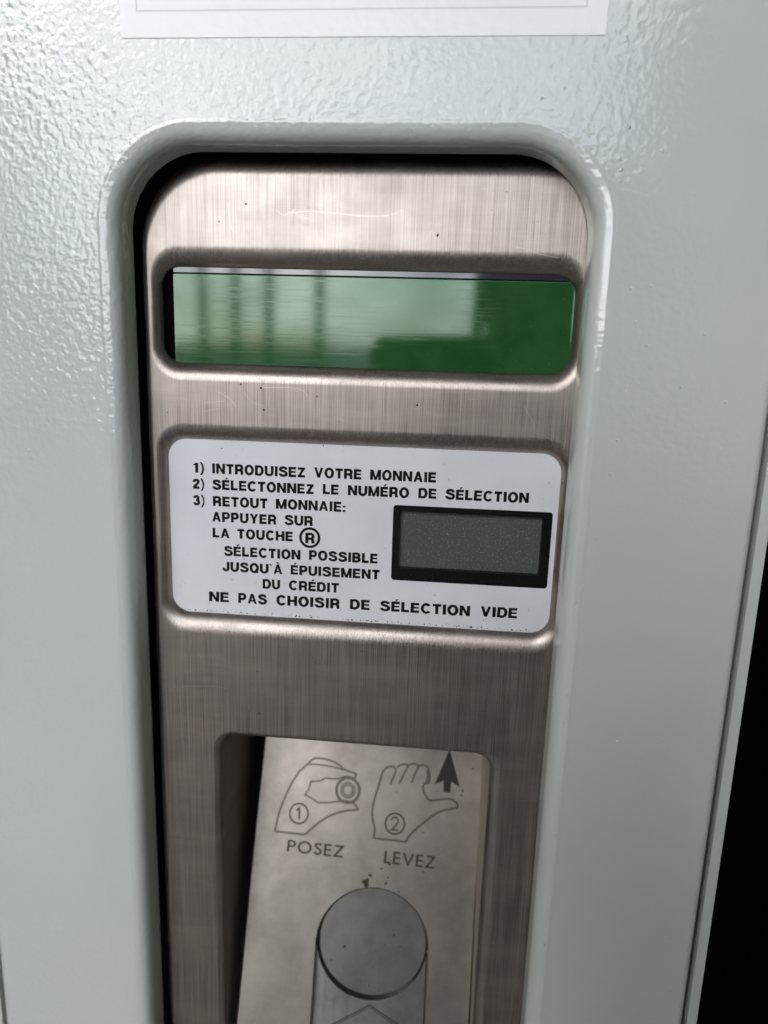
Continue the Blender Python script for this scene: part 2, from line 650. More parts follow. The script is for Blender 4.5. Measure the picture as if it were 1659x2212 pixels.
for sx in (-1, 1):
    ey = Mesh()
    rr = []
    for i in range(6):
        a = math.pi / 2 * i / 5
        rr.append([(sx * 31 + 13 * math.cos(a) * math.cos(t), 126 + 4 * math.sin(a), HZ + 8 + 6 * math.cos(a) * math.sin(t)) for t in [2 * math.pi * q / 12 for q in range(12)]])
    ey.grid(rr)
    ey.build('eye', M['hair'], person)
    er = Mesh()
    rr = []
    for i in range(7):
        a = -math.pi / 2 + math.pi * i / 6
        rr.append([(sx * 80 + 7 * math.cos(a) * math.cos(t), 34 + 16 * math.cos(a) * math.sin(t), HZ - 4 + 31 * math.sin(a)) for t in [2 * math.pi * q / 10 for q in range(10)]])
    er.grid(rr)
    er.build('ear', M['skin'], person)
hr = Mesh()
rows = []
for i in range(10):
    a = -.15 + (math.pi / 2 + .15) * i / 9
    rows.append([(86 * math.cos(a) * math.cos(t), 30 + (102 if math.sin(t) < 0 else 96) * math.cos(a) * math.sin(t), HZ + 22 + 106 * math.sin(a) + 22 * max(0, math.sin(t)) * (1 - i / 9)) for t in [2 * math.pi * q / 28 for q in range(28)]])
hr.grid(rows)
hr.build('hair', M['hair'], person)

phone = empty('smartphone', CAM * S)
tag(phone, 'black smartphone held upright in front of the coin panel', 'phone')
RX = cam.matrix_world.to_3x3().to_4x4()
b = Mesh()                              # built in the camera's axes: x right, y up, z back
ph = rrect(-46, 29, -146, 13, 9, 12.0, 8)
rows = []
for o_, z_ in ((-1.2, 9), (0, 10.2), (0, 15.8), (-1.2, 17)):
    rows.append([(p[0] + p[2] * o_, p[1] + p[3] * o_, z_) for p in ph])
b.grid(rows)
for z_, nn in ((9, (0, 0, -1)), (17, (0, 0, 1))):
    i = b.add([(p[0] - p[2] * 1.2, p[1] - p[3] * 1.2, z_) for p in ph], [nn] * len(ph))
    b.face(tuple(range(i, i + len(ph))), nn)
po = b.build('phone_body', M['phone'], phone)
po.matrix_local = RX
b = Mesh()
for cx, cy in ((9, -1), (9, -22), (-12, -12)):
    rows = []
    for r_, z_ in ((8, 9), (8, 8.2), (7.4, 7.9), (0.5, 7.95)):
        rows.append([(cx + r_ * math.cos(t), cy + r_ * math.sin(t), z_) for t in [2 * math.pi * q / 24 for q in range(24)]])
    b.grid(rows)
lo_ = b.build('lens_ring', M['rubber'], phone)
lo_.matrix_local = RX


def hand(side):
    """a hand gripping the phone edge, in camera axes"""
    x = 34 * side - 8.5
    e_ = 37.5 * side - 8.5
    ch = [([(x + 12 * side, -150, 60), (x + 10 * side, -118, 42), (x + 14 * side, -92, 34)], [25, 24, 20])]
    for k in range(4):
        y = -122 + 17 * k
        ch.append(([(x + 14 * side, -92, 34), (e_ + 17 * side, y, 20), (e_ + 10 * side, y + 3, 3), (e_ - 10 * side, y + 5, 1)], [20, 8.8, 8.0, 6.8]))
    ch.append(([(x + 10 * side, -118, 42), (e_ + 6 * side, -96, 33), (e_ - 8 * side, -74, 27)], [24, 11, 8.5]))
    h = skin_body('hand', ch, M['skin'], person, 2)
    h.matrix_parent_inverse = Matrix.Identity(4)
    h.matrix_local = Matrix.Translation(CAM * S - Vector((.12, -.56, GZ * S))) @ RX


hand(1)
hand(-1)

# ------------------------------------------------------------------ the machine
machine = empty('vending_machine', (0, 0, GZ * S))
tag(machine, 'pale grey-green enamelled vending machine with a recessed stainless coin panel', 'vending machine')


def to_machine():
    return Matrix.Translation((0, 0, -GZ * S))


def part(me, name, mat, parent=machine, **k):
    o = me.build(name, mat, parent, **k)
    if parent is machine and 'xf' not in k:
        o.matrix_local = to_machine()
    return o


# --- door panel with its rolled opening
DX0, DX1, DZ0, DZ1 = -118.5, 92.6, -1100.0, 420.0
OPEN = rrect(-69.1, 47.6, -262, 88.8, 19.8, 1.3, 34)
ROFF, RDEP = 3.5, 4.0


def wob(p, off):
    n = noise.noise(Vector((p[0] * .55, p[1] * .55, 3.1))) * .17 + noise.noise(Vector((p[0] * .16, p[1] * .16, 8.1))) * .18
    return n * min(1, max(0, off / ROFF))


door = Mesh()
NR = 9
prof = [(ROFF * (1 - math.sin(math.pi / 2 * k / NR)), RDEP * (1 - math.cos(math.pi / 2 * k / NR))) for k in range(NR + 1)]
prof = [(ROFF + 1.5, 0), (ROFF + 1.1, -.05), (ROFF + .7, -.13), (ROFF + .3, -.12)] + prof + [(0, 5.5), (0, 8.0), (0, 9.8)]
rw = loops(OPEN, prof, wob)
door.grid(rw, flip=True, flat_first=(0, -1, 0))
door.grid([rw[-1], [(p[0] + 1.5 * q[2], 10.2, p[2] + 1.5 * q[3]) for p, q in zip(rw[-1], OPEN)]], flip=True)
ER = 2.2
outer = rrect(DX0, DX1, DZ0, DZ1, 3.0, 12.0, 4)
door.plane_holes([(p[0] - p[2] * ER, p[1] - p[3] * ER) for p in outer], [[(p[0], p[2]) for p in rw[0]]], 0)
prof = [(-ER + ER * math.sin(math.pi / 2 * k / 8), ER * (1 - math.cos(math.pi / 2 * k / 8))) for k in range(9)] + [(0, 14)]
door.grid(loops(outer, prof), flat_first=(0, -1, 0))
door_o = part(door, 'door_panel', M['paint'])

# lacquer nibs scattered on the door
b = Mesh()
NIBS = [(54.5, -4), (56.5, 12.5), (60, 27.5), (57.3, 21), (54.3, 8), (63, -9), (58, 33), (55, 38), (71, 34.5), (75, 6), (66, 1),
        (57, 57), (69, 78), (61, 87), (53, 92), (46, 97), (38, 100), (44, 104), (33, 98), (62, 44), (82, 20), (80, -33),
        (58.3, -44), (65, -60), (57, -79), (74, -95), (60, -110), (-108, 40), (-96, 12), (-83, -40), (-105, -66), (-90, 98), (-102, 78)]
for k in range(46):
    NIBS.append((random.uniform(50.5, 53.2) if k % 3 else random.uniform(54, 88), random.uniform(-150, 90)))
for x, z in NIBS:
    r = random.uniform(.22, .5)
    rows = []
    for i in range(4):
        a = math.pi / 2 * i / 3.2
        rows.append([(x + r * math.cos(a) * math.cos(t), -r * .45 * math.sin(a) + .02, z + r * math.cos(a) * math.sin(t)) for t in [2 * math.pi * q / 9 for q in range(9)]])
    b.grid(rows, flip=True)
    tops = [len(b.v) - 9 + q for q in range(9)]
    b.face(tuple(tops), (0, -1, 0))
part(b, 'paint_nib', M['nib'], kind='stuff')

# --- cabinet shell behind the door, its front edge shows as the outer strip
cab = Mesh()
cab.box(94.0, 96.7, 1.2, 300, DZ0, DZ1)
cab.box(-122.6, -119.9, 1.2, 300, DZ0, DZ1)
cab.box(-119.9, 94.0, 297, 300, DZ0, DZ1)
cab.box(-119.9, 94.0, 14.5, 297, DZ1 - 3, DZ1)
cab.box(-119.9, 94.0, 14.5, 297, DZ0, DZ0 + 3)
c_o = part(cab, 'cabinet_frame', M['paint'], smooth=False)
bv = c_o.modifiers.new('bevel', 'BEVEL')
bv.width = .0007
bv.segments = 4
b = Mesh()
b.box(92.9, 93.8, 5, 12, DZ0, DZ1)
part(b, 'door_seal', M['rubber'], smooth=False, label='thin black seal along the right edge of the door')
b = Mesh()
b.box(-119.7, -118.7, 5, 12, DZ0, DZ1)
part(b, 'door_seal', M['rubber'], smooth=False, label='thin black seal along the left edge of the door')
b = Mesh()
b.box(-118, 92, 14, 292, GZ + 6, DZ0 - 1)
part(b, 'plinth', M['rubber'], smooth=False)

# --- stainless payment bezel
YB = 11.0
INS = rrect(-69.0, 64.0, -255, 90.2, 23.5, 60, 26)
INS_F = rrect(-65.9, 60.0, -251, 83.2, 20, 60, 26)
WIN_O = rrect(-65.8, 49.2, 31.4, 66.6, 8.2, 40, 14)
WIN_I = rrect(-63.3, 46.4, 36.3, 61.4, 5.2, 40, 14)
LAB_O = rrect(-65.8, 49.2, -41.6, 20.0, 8.0, 40, 14)
LAB_I = rrect(-63.0, 46.6, -35.9, 15.35, 5.4, 40, 14)
SLO_O = rrect(-50.8, 36.6, -236, -71.9, 6.6, 40, 14)
SLO_I = rrect(-49.0, 32.8, -232, -73.9, 5.0, 40, 14)
bz = Mesh()
NE_ = 12
EW, ED = 5.0, 7.5
prof = [(math.sin(math.pi / 2 * k / NE_), YB + ED * (1 - math.cos(math.pi / 2 * k / NE_))) for k in range(NE_ + 1)] + [(1, YB + 20)]
ins_rows = loft(INS_F, INS, prof)
bz.grid(ins_rows, flat_first=(0, -1, 0))
bz.plane_holes([(p[0], p[2]) for p in ins_rows[0]], [[(p[0], p[1]) for p in L] for L in (WIN_O, LAB_O, SLO_O)], YB)


def roll(dep, n=14, am=62):
    pr = []
    for k in range(n + 1):
        a_ = math.radians(am) * k / n
        pr.append((math.sin(a_) / math.sin(math.radians(am)), YB + dep * (1 - math.cos(a_)) / (1 - math.cos(math.radians(am)))))
    return pr


for A, B, dep in ((WIN_O, WIN_I, 2.9), (LAB_O, LAB_I, 2.8), (SLO_O, SLO_I, 1.6)):
    rows = loft(A, B, roll(dep))
    bz.grid(rows, flip=True, flat_first=(0, -1, 0))
    bz.grid([rows[-1], [(p[0], p[1] + .8, p[2]) for p in rows[-1]]], flip=True)
part(bz, 'payment_bezel', M['steel'])

# walls of the coin slot
b = Mesh()
sl_ = [(p[0], p[1]) for p in SLO_I]
rows = [[(x, y, z) for x, z in sl_] for y in (YB + 2.0, 30, 75)]
b.grid(rows, flip=True)
b.plane_holes(sl_, [], 74.9)
part(b, 'slot_lining', M['steel_dark'])

# --- display window
disp = Mesh()
slab(disp, rrect(-66, 49, 33, 64, 2, 6, 4), 15.6, 17, .1)
disp_o = part(disp, 'display_window', M['black'])
b = Mesh()
slab(b, rrect(-60.3, 48.8, 33.4, 59.7, .5, 6, 4), 14.0, 15.5, .18)
b.build('green_filter', M['green'], disp_o)
b = Mesh()
slab(b, rrect(-60.2, 48.8, 59.95, 63.6, .3, 6, 4), 14.1, 15.5, .12)
b.build('filter_edge', M['gloss_dark'], disp_o)

# --- instruction plate
plate = Mesh()
SCR = rrect(3.1, 42.8, -19.0, -2.4, .8, 10, 6)
SCRF = rrect(1.4, 45.3, -22.6, -.75, .9, 10, 6)
YP = 13.9
pl_out = rrect(-66.5, 50, -39.5, 18, 3, 10, 6)
plate.plane_holes([(p[0], p[1]) for p in pl_out], [[(p[0], p[1]) for p in SCRF]], YP)
plate.grid(loops(pl_out, [(0, YP), (0, YP + 1.5)]))
plate_o = part(plate, 'instruction_plate', M['label'])
b = Mesh()
b.plane_holes([(p[0] + .01 * p[2], p[1] + .01 * p[3]) for p in SCRF], [[(p[0], p[1]) for p in SCR]], YP + .02)
b.grid(loops(SCR, [(0, YP + .02), (-.1, YP + 1.9)]), flip=True)
b.build('screen_frame', M['black_gloss'], plate_o)
b = Mesh()
slab(b, rrect(1.6, 44.5, -20.5, -.8, .4, 6, 3), YP + 1.8, YP + 2.4, .05)
b.build('lcd_screen', M['screen'], plate_o)


# lettering ------------------------------------------------------------
def arc(cx, cy, rx, ry, a0, a1, n=12):
    return [(cx + rx * math.cos(math.radians(a0 + (a1 - a0) * k / n)), cy + ry * math.sin(math.radians(a0 + (a1 - a0) * k / n))) for k in range(n + 1)]


def ribbon(pts, w, closed=False):
    """stroke of width w along pts as quads [(4 points)], mitred"""
    n = len(pts)
    L, R_ = [], []
    for k in range(n):
        p = Vector(pts[k])
        a = Vector(pts[k - 1]) if (k > 0 or closed) else None
        c = Vector(pts[(k + 1) % n]) if (k < n - 1 or closed) else None
        d1 = (p - a).normalized() if a is not None and (p - a).length > 1e-9 else None
        d2 = (c - p).normalized() if c is not None and (c - p).length > 1e-9 else None
        d1 = d1 or d2
        d2 = d2 or d1
        n1 = Vector((-d1.y, d1.x))
        n2 = Vector((-d2.y, d2.x))
        q = (n1 + n2)
        q = q.normalized() if q.length > 1e-6 else n1
        s_ = 1 / max(.45, q.dot(n1))
        L.append(p + q * w / 2 * s_)
        R_.append(p - q * w / 2 * s_)
    out = []
    for k in range(n if closed else n - 1):
        k2 = (k + 1) % n
        out.append((L[k], R_[k], R_[k2], L[k2]))
    return out


def smooth_pts(P, closed=False, n=5):
    out = []
    m_ = len(P)
    rng = range(m_) if closed else range(m_ - 1)
    for i in rng:
        g = lambda k: Vector(P[k % m_]) if closed else Vector(P[min(max(k, 0), m_ - 1)])
        p0, p1, p2, p3 = g(i - 1), g(i), g(i + 1), g(i + 2)
        for k in range(n):
            t = k / n
            v = .5 * ((2 * p1) + (p2 - p0) * t + (2 * p0 - 5 * p1 + 4 * p2 - p3) * t * t + (3 * p1 - p0 - 3 * p2 + p3) * t ** 3)
            out.append((v.x, v.y))
    if not closed:
        out.append(tuple(P[-1]))
    return out


SW = .25
h_ = SW / 2
lo, hi = h_, 1 - h_


def bar(x, y0=0.0, y1=1.0, w=SW):
    return ('q', [(x - w / 2, y0), (x + w / 2, y0), (x + w / 2, y1), (x - w / 2, y1)])


def hb(x0, x1, y, w=SW):
    return ('q', [(x0, y - w / 2), (x1, y - w / 2), (x1, y + w / 2), (x0, y + w / 2)])


def dg(xa, ya, xb, yb, w=.22):
    return ('q', [(xa - w / 2, ya), (xa + w / 2, ya), (xb + w / 2, yb), (xb - w / 2, yb)])


def st(pts, w=SW, closed=False):
    return ('s', pts, w, closed)


def acute(x):
    return ('q', [(x - .10, 1.05), (x + .03, 1.05), (x + .17, 1.24), (x - .03, 1.24)])


def grave(x):
    return ('q', [(x - .03, 1.05), (x + .10, 1.05), (x + .03, 1.24), (x - .17, 1.24)])


Sp = smooth_pts([(.63, .69), (.585, .82), (.46, .895), (.33, .905), (.19, .865), (.125, .745), (.18, .63), (.36, .55), (.52, .48), (.63, .39), (.645, .26), (.56, .14), (.38, .093), (.2, .125), (.105, .235), (.09, .32)], n=3)
G = {
    'I': (.235, [bar(.117)]), 'L': (.60, [bar(.1), hb(.1, .60, lo)]), 'T': (.66, [bar(.33), hb(0, .66, hi)]),
    'E': (.64, [bar(.1), hb(.1, .64, lo), hb(.1, .60, .51, .18), hb(.1, .63, hi)]),
    'H': (.74, [bar(.1), bar(.64), hb(.1, .64, .51)]),
    'N': (.76, [bar(.1), bar(.66), dg(.12, 1, .64, 0, .24)]),
    'M': (.90, [bar(.1), bar(.80), dg(.13, 1, .45, 0, .2), dg(.77, 1, .45, 0, .2)]),
    'A': (.80, [dg(.11, 0, .40, 1, .22), dg(.69, 0, .40, 1, .22), hb(.2, .6, .29, .17)]),
    'V': (.78, [dg(.11, 1, .39, 0, .22), dg(.67, 1, .39, 0, .22)]),
    'Y': (.78, [dg(.12, 1, .39, .40, .24), dg(.66, 1, .39, .40, .24), bar(.39, 0, .44)]),
    'Z': (.66, [hb(.03, .65, hi), hb(0, .66, lo), dg(.14, .12, .52, .88, .25)]),
    'O': (.80, [st(arc(.4, .5, .30, .415, 0, 360, 28)[:-1], SW, True)]),
    'Q': (.80, [st(arc(.4, .5, .30, .415, 0, 360, 28)[:-1], SW, True), ('q', [(.42, .26), (.54, .36), (.80, .04), (.68, -.06)])]),
    'C': (.76, [st(arc(.40, .5, .30, .415, 38, 322, 22))]),
    'D': (.74, [bar(.1), st([(.1, hi)] + arc(.36, .5, .28, .405, 90, -90, 16) + [(.1, lo)])]),
    'U': (.74, [st([(.1, 1), (.1, .37)] + arc(.37, .37, .27, .28, 180, 360, 14) + [(.64, 1)])]),
    'J': (.58, [st([(.48, 1), (.48, .34)] + arc(.285, .30, .195, .21, 0, -180, 12) + [(.09, .36)])]),
    'P': (.68, [bar(.1), st([(.1, hi)] + arc(.38, .665, .20, .24, 90, -90, 12) + [(.1, .425)])]),
    'R': (.72, [bar(.1), st([(.1, hi)] + arc(.40, .675, .20, .23, 90, -90, 12) + [(.1, .445)]),
                st([(.38, .44), (.52, .41), (.585, .31), (.595, .12), (.625, 0)])]),
    'B': (.72, [bar(.1), st([(.1, hi)] + arc(.39, .705, .18, .20, 90, -90, 10) + [(.1, .505)]),
                st([(.1, .505)] + arc(.41, .30, .205, .205, 90, -90, 10) + [(.1, .095)])]),
    'S': (.74, [st(Sp)]),
    '1': (.42, [bar(.29), ('q', [(.02, .70), (.02, .84), (.22, 1), (.30, .80)])]),
    '2': (.60, [st(smooth_pts([(.09, .66), (.14, .83), (.29, .905), (.46, .85), (.51, .70), (.42, .53), (.24, .35), (.12, .19), (.11, .12)], n=3)), hb(.02, .60, lo)]),
    '3': (.60, [st(smooth_pts([(.09, .73), (.16, .86), (.30, .905), (.45, .84), (.47, .69), (.38, .56), (.25, .53)], n=3)),
                st(smooth_pts([(.25, .53), (.42, .48), (.50, .36), (.49, .2), (.35, .095), (.2, .10), (.1, .19), (.07, .30)], n=3))]),
    ')': (.34, [st(smooth_pts([(.05, 1.08), (.19, .8), (.24, .44), (.19, .08), (.05, -.2)], n=3), .15)]),
    ':': (.22, [bar(.11, 0, .2), bar(.11, .45, .65)]),
    '`': (.2, [('q', [(.08, .80), (.2, .80), (.12, 1.02), (-.06, 1.02)])]),
}
G['É'] = (G['E'][0], G['E'][1] + [acute(.36)])
G['À'] = (G['A'][0], G['A'][1] + [grave(.40)])


def word(mesh, text, x0, x1, z, cap, y, rot=0.0, sp=.13, jit=.012):
    """draw a word between x0 and x1 on baseline z"""
    cur, items = 0.0, []
    for ch in text:
        wd, prim = G[ch]
        items.append((cur, prim))
        cur += wd + sp
    tot = cur - sp
    kx = (x1 - x0) / tot
    for k, (cx, prim) in enumerate(items):
        for p in prim:
            quads = [p[1]] if p[0] == 'q' else ribbon(p[1], p[2], p[3])
            for q in quads:
                pts = []
                for u in q:
                    ux, uy = u[0], u[1]
                    jx = noise.noise(Vector((x0 * .7 + (cx + ux) * 3.1, uy * 3.3, z))) * jit * 2.2
                    jz = noise.noise(Vector((x0 * .3 + (cx + ux) * 3.7, uy * 2.9, z + 9))) * jit * 2.2
                    pts.append((x0 + (cx + ux + jx) * kx, y, z + (uy + jz) * cap))
                i = mesh.add(pts, [(0, -1, 0)] * 4)
                mesh.face((i, i + 1, i + 2, i + 3), (0, -1, 0))


CAP = 2.86
LINES = [
    (6.15, [('1)', -55.6, -52.3), ('INTRODUISEZ', -50.0, -23.5), ('VOTRE', -20.9, -7.7), ('MONNAIE', -5.2, 12.9)]),
    (1.55, [('2)', -55.7, -52.4), ('SÉLECTONNEZ', -50.0, -21.0), ('LE', -18.4, -14.0), ('NUMÉRO', -11.3, 5.6), ('DE', 8.3, 13.2), ('SÉLECTION', 15.8, 38.3)]),
    (-3.2, [('3)', -55.7, -52.4), ('RETOUT', -49.9, -34.2), ('MONNAIE:', -31.7, -12.0)]),
    (-7.75, [('APPUYER', -50.3, -31.7), ('SUR', -29.2, -21.2)]),
    (-12.45, [('LA', -50.2, -45.3), ('TOUCHE', -43.0, -26.9)]),
    (-17.7, [('SÉLECTION', -46.9, -24.7), ('POSSIBLE', -22.1, -2.5)]),
    (-22.35, [('JUSQU`À', -47.4, -29.9), ('ÉPUISEMENT', -27.4, -1.8)]),
    (-27.0, [('DU', -35.6, -30.6), ('CRÉDIT', -27.9, -13.4)]),
    (-31.8, [('NE', -51.6, -45.8), ('PAS', -42.9, -34.5), ('CHOISIR', -31.6, -13.1), ('DE', -10.0, -4.4), ('SÉLECTION', -1.3, 24.2), ('VIDE', 27.3, 37.5)]),
]
for z, ws in LINES:
    b = Mesh()
    for t, x0, x1 in ws:
        word(b, t, x0, x1, z + (x0 + 10) * .006, CAP * (1.06 if z < -30 else 1), YP - .05)
    b.grow(1.0045).build('text_line', M['ink'], plate_o)
b = Mesh()
for q in ribbon(arc(-22.0, -11.25, 2.68, 2.68, 0, 360, 40)[:-1], .75, True):
    i = b.add([(p.x, YP - .05, p.y) for p in q], [(0, -1, 0)] * 4)
    b.face((i, i + 1, i + 2, i + 3), (0, -1, 0))
word(b, 'R', -23.2, -20.65, -12.9, 3.05, YP - .05)
b.grow(1.0045).build('circled_letter', M['ink'], plate_o)

# grime and dust along the lower edge of the plate and the window
b = Mesh()


def fleck(mesh, x, y, z, r, n=6, nrm=(0, -1, 0)):
    i = mesh.add([(x + r * random.uniform(.6, 1.2) * math.cos(2 * math.pi * k / n), y, z + r * random.uniform(.6, 1.2) * math.sin(2 * math.pi * k / n)) for k in range(n)], [nrm] * n)
    mesh.face(tuple(range(i, i + n)), nrm)


for k in range(200):
    x = random.uniform(-60, 45)
    fleck(b, x, YP - .03 - .001 * (k % 9), -35.5 + abs(random.gauss(0, .3)), random.choice((.06, .09, .13, .2)) * random.uniform(.7, 1.3))
for k in range(60):
    fleck(b, random.uniform(-62, 46), YP - .03 - .001 * (k % 9), random.uniform(-35, 15), random.uniform(.04, .10))
for x, z in ((-41.3, -18.9), (-47.5, 13.0), (-18.6, 15.0), (-45, -25.3), (28.2, -33), (31.9, -32.8)):
    fleck(b, x, YP - .06, z, .2)
b.build('grime', M['grime'], plate_o, kind='stuff')

# pits and stains on the bezel
b = Mesh()
for x, z in ((-36.8, -52.2), (-36.5, -65.6), (-41, 31), (-35.4, 30.2), (-34.6, 24.4), (-46.3, 72.4), (-39.2, 76.8), (10.5, 70), (-20, 28.6), (7, 27.2)):
    fleck(b, x, YB - .03, z, random.uniform(.18, .4), 7)
for k in range(260):
    x = random.uniform(-60, 44)
    z = -40.2 - abs(random.gauss(0, .7)) if k < 190 else random.uniform(-60, 82)
    if k >= 170 and (33 < z < 66 or -41 < z < 18 or (z < -68)):
        continue
    fleck(b, x, YB - .02 - .001 * (k % 9), z, random.uniform(.06, .16), 5)
part(b, 'stain', M['grime'], kind='stuff')

b = Mesh()
SCRATCH = [([(-28.5, 74.6), (-22, 75.3), (-14, 74.7), (-6, 74.2), (-1, 74.9), (1.2, 76.0)], .16), ([(-31, 75.3), (-29, 74.2), (-26.5, 75.6), (-27.5, 74.0)], .14),
           ([(-44, 77), (-43.5, 73), (-42.6, 70)], .13), ([(-36.5, 30.2), (-30, 30.6), (-24.5, 30.2), (-22.6, 28.4)], .16), ([(-47, 28.6), (-44, 27), (-42.3, 24.8)], .13),
           ([(-40, 28.8), (-37.8, 26.4), (-34.5, 25.4)], .11),
           ([(35, 28), (37.6, 24), (38.4, 21.2), (41, 20.4), (43, 18.9), (44.2, 16.5)], .15), ([(30, 67.6), (33.5, 66.9), (36, 66.0), (41, 65.1)], .14),
           ([(-60, -58.6), (-50, -57.9), (-46, -58.4)], .14)]
for k in range(22):
    x, z = random.uniform(-58, 42), random.choice((random.uniform(69, 82), random.uniform(22, 30), random.uniform(-69, -43)))
    a_ = random.gauss(math.pi / 2 if k % 2 else 0, .35)
    l_ = random.uniform(1.5, 6)
    q = [(x + l_ * t * math.cos(a_), z + l_ * t * math.sin(a_) * (.4 if k % 2 == 0 else .7) + .25 * math.sin(4 * t + k)) for t in (-.5, -.2, .1, .5)]
    if all(67 < p[1] < 83 or 21 < p[1] < 31 or -70 < p[1] < -42 for p in q):
        SCRATCH.append((q, random.uniform(.05, .11)))
for pts, wd in SCRATCH:
    for q in ribbon(smooth_pts(pts, False, 5), wd * .6):
        i = b.add([(p.x, YB - .02, p.y) for p in q], [(0, -1, 0)] * 4)
        b.face((i, i + 1, i + 2, i + 3), (0, -1, 0))
part(b, 'scratch', M['scratch'], kind='stuff')

# --- coin lever: a plate that leans out towards its foot, seated in the slot
LO = Vector((-4.0448, 34.479, -126.410))
LU = Vector((.998752, .0499376, 0))
LV = Vector((-.014699, .293981, .955698))
LN = Vector((.0477253, -.9545059, .2943482))
LX = Matrix((
    (LU.x, -LN.x, LV.x, LO.x * S),
    (LU.y, -LN.y, LV.y, LO.y * S),
    (LU.z, -LN.z, LV.z, LO.z * S - GZ * S),
    (0, 0, 0, 1)))
# local axes: x along the plate, y into it, z up it
CX, CZ, RR = 2.0, -31.6, 19.35


def lever_outline(ins=0.0):
    return [(-38.2 + ins, 46 - ins), (-38.6 + ins, 36), (-40.6 + ins, -2), (-43.2 + ins, -66), (-43.9 + ins, -84 + ins),
            (34.9 - ins, -84 + ins), (35.6 - ins, -66), (37.2 - ins, -2), (38.5 - ins, 36), (38.7 - ins, 46 - ins)]


def stadium(r, n=40):
    top = arc(CX, CZ, r, r * 1.0, 0, 180, n)
    return top + [(CX - r - .5, -56), (CX - r - .9, -78), (CX + r - .2, -78), (CX + r - .1, -56)]


lev = Mesh()
lev.plane_holes(lever_outline(.5), [stadium(RR)], 0)
rows = [[(x, y, z) for x, z in lever_outline(i)] for i, y in ((.5, 0), (.0, .6), (0, 4.0))]
for k in range(2):
    for j in range(10):
        j2 = (j + 1) % 10
        a_, b_, c_, d_ = rows[k][j], rows[k][j2], rows[k + 1][j2], rows[k + 1][j]
        nn = (Vector(b_) - Vector(a_)).cross(Vector(d_) - Vector(a_)).normalized()
        cen = Vector(a_) - Vector((0, 0, -20))
        if nn.x * cen.x + nn.z * cen.z - nn.y * .01 < 0:
            nn = -nn
        lev.quad(a_, b_, c_, d_, tuple(nn))
s0, s1 = stadium(RR), stadium(RR - .25)
lev.grid([[(x, 0, z) for x, z in s0], [(x, .25, z) for x, z in s1], [(x, 3.2, z) for x, z in s1]], flip=True)
lev_o = part(lev, 'coin_lever', M['lever'], xf=LX)

# channel floor below the coin seat, with the seat's circular opening
b = Mesh()
chan = [(-17.9, -30), (-18.6, -79), (22, -79), (22, -30)]
circ = arc(CX, CZ, RR - .3, RR - .3, 180, 360, 40)
b.plane_holes([(CX - RR, CZ)] + [(-18.6, -79), (22.2, -79), (CX + RR, CZ)] + circ[::-1][1:-1], [], 3.0)
b.build('coin_channel', M['pocket'], lev_o)
b = Mesh()
b.quad((-18.45, 2.9, -36), (-17.3, 2.9, -36), (-17.9, 2.9, -79), (-19.2, 2.9, -79), (0, -1, 0))
b.build('channel_shade', M['dark_wall'], lev_o)  # dark strip standing in for the channel's shaded left wall
b = Mesh()
b.quad((20.6, 2.9, -34), (21.05, 2.9, -34), (21.1, 2.9, -79), (20.3, 2.9, -79), (0, -1, 0))
b.build('channel_shade', M['dark_wall'], lev_o)  # shade along the channel's right side, laid in as a dark strip
# dished coin seat: shallow at the top, deep at the foot
b = Mesh()
NA = 72


def fdep(x, z):
    return 2.5 - (z - CZ) / RR * 1.7 - (x - CX) / RR * .35


def seat(t, k):
    dn = (1 - math.sin(t)) / 2                  # 0 at the top, 1 at the foot
    lf = (1 - math.cos(t)) / 2
    wgt = min(1, dn * .9 + lf * .25)
    top = 3.0 if math.sin(t) < -.02 else .25
    R0 = RR - .3
    R1 = R0 - .25 - 1.1 * wgt
    d1 = fdep(CX + R1 * math.cos(t), CZ + R1 * math.sin(t))
    return {0: (R0, top), 1: (R1, d1)}[k]


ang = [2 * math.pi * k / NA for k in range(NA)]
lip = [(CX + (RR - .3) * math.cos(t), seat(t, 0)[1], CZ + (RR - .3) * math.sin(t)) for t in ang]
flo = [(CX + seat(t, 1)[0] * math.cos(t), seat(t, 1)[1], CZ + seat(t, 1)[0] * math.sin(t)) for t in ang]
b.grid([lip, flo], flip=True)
b.build('seat_wall', M['dark_wall'], lev_o)  # shade on the seat's wall is put into its near-black colour
b = Mesh()
rws = [flo]
for f in (.98, .93, .85, .7, .5, .3, .1):
    rws.append([(CX + (p[0] - CX) * f, fdep(CX + (p[0] - CX) * f, CZ + (p[2] - CZ) * f) + .10 * (1 - f ** 2), CZ + (p[2] - CZ) * f) for p in flo])
b.grid(rws, flip=True)
i = len(b.v) - NA
b.face(tuple(range(i, i + NA)), (0, -1, 0))
b.build('coin_seat', M['pocket'], lev_o)
# edge highlight at the foot of the seat, painted as a bright strip
b = Mesh()
for q in ribbon([(CX + (RR - .25) * math.cos(math.radians(a_)), CZ + (RR - .25) * math.sin(math.radians(a_))) for a_ in range(250, 372, 4)], .34):
    i = b.add([(p.x, 2.93, p.y) for p in q], [(0, -1, 0)] * 4)
    b.face((i, i + 1, i + 2, i + 3), (0, -1, 0))
b.build('seat_rim_glint', M['scratch'], lev_o)


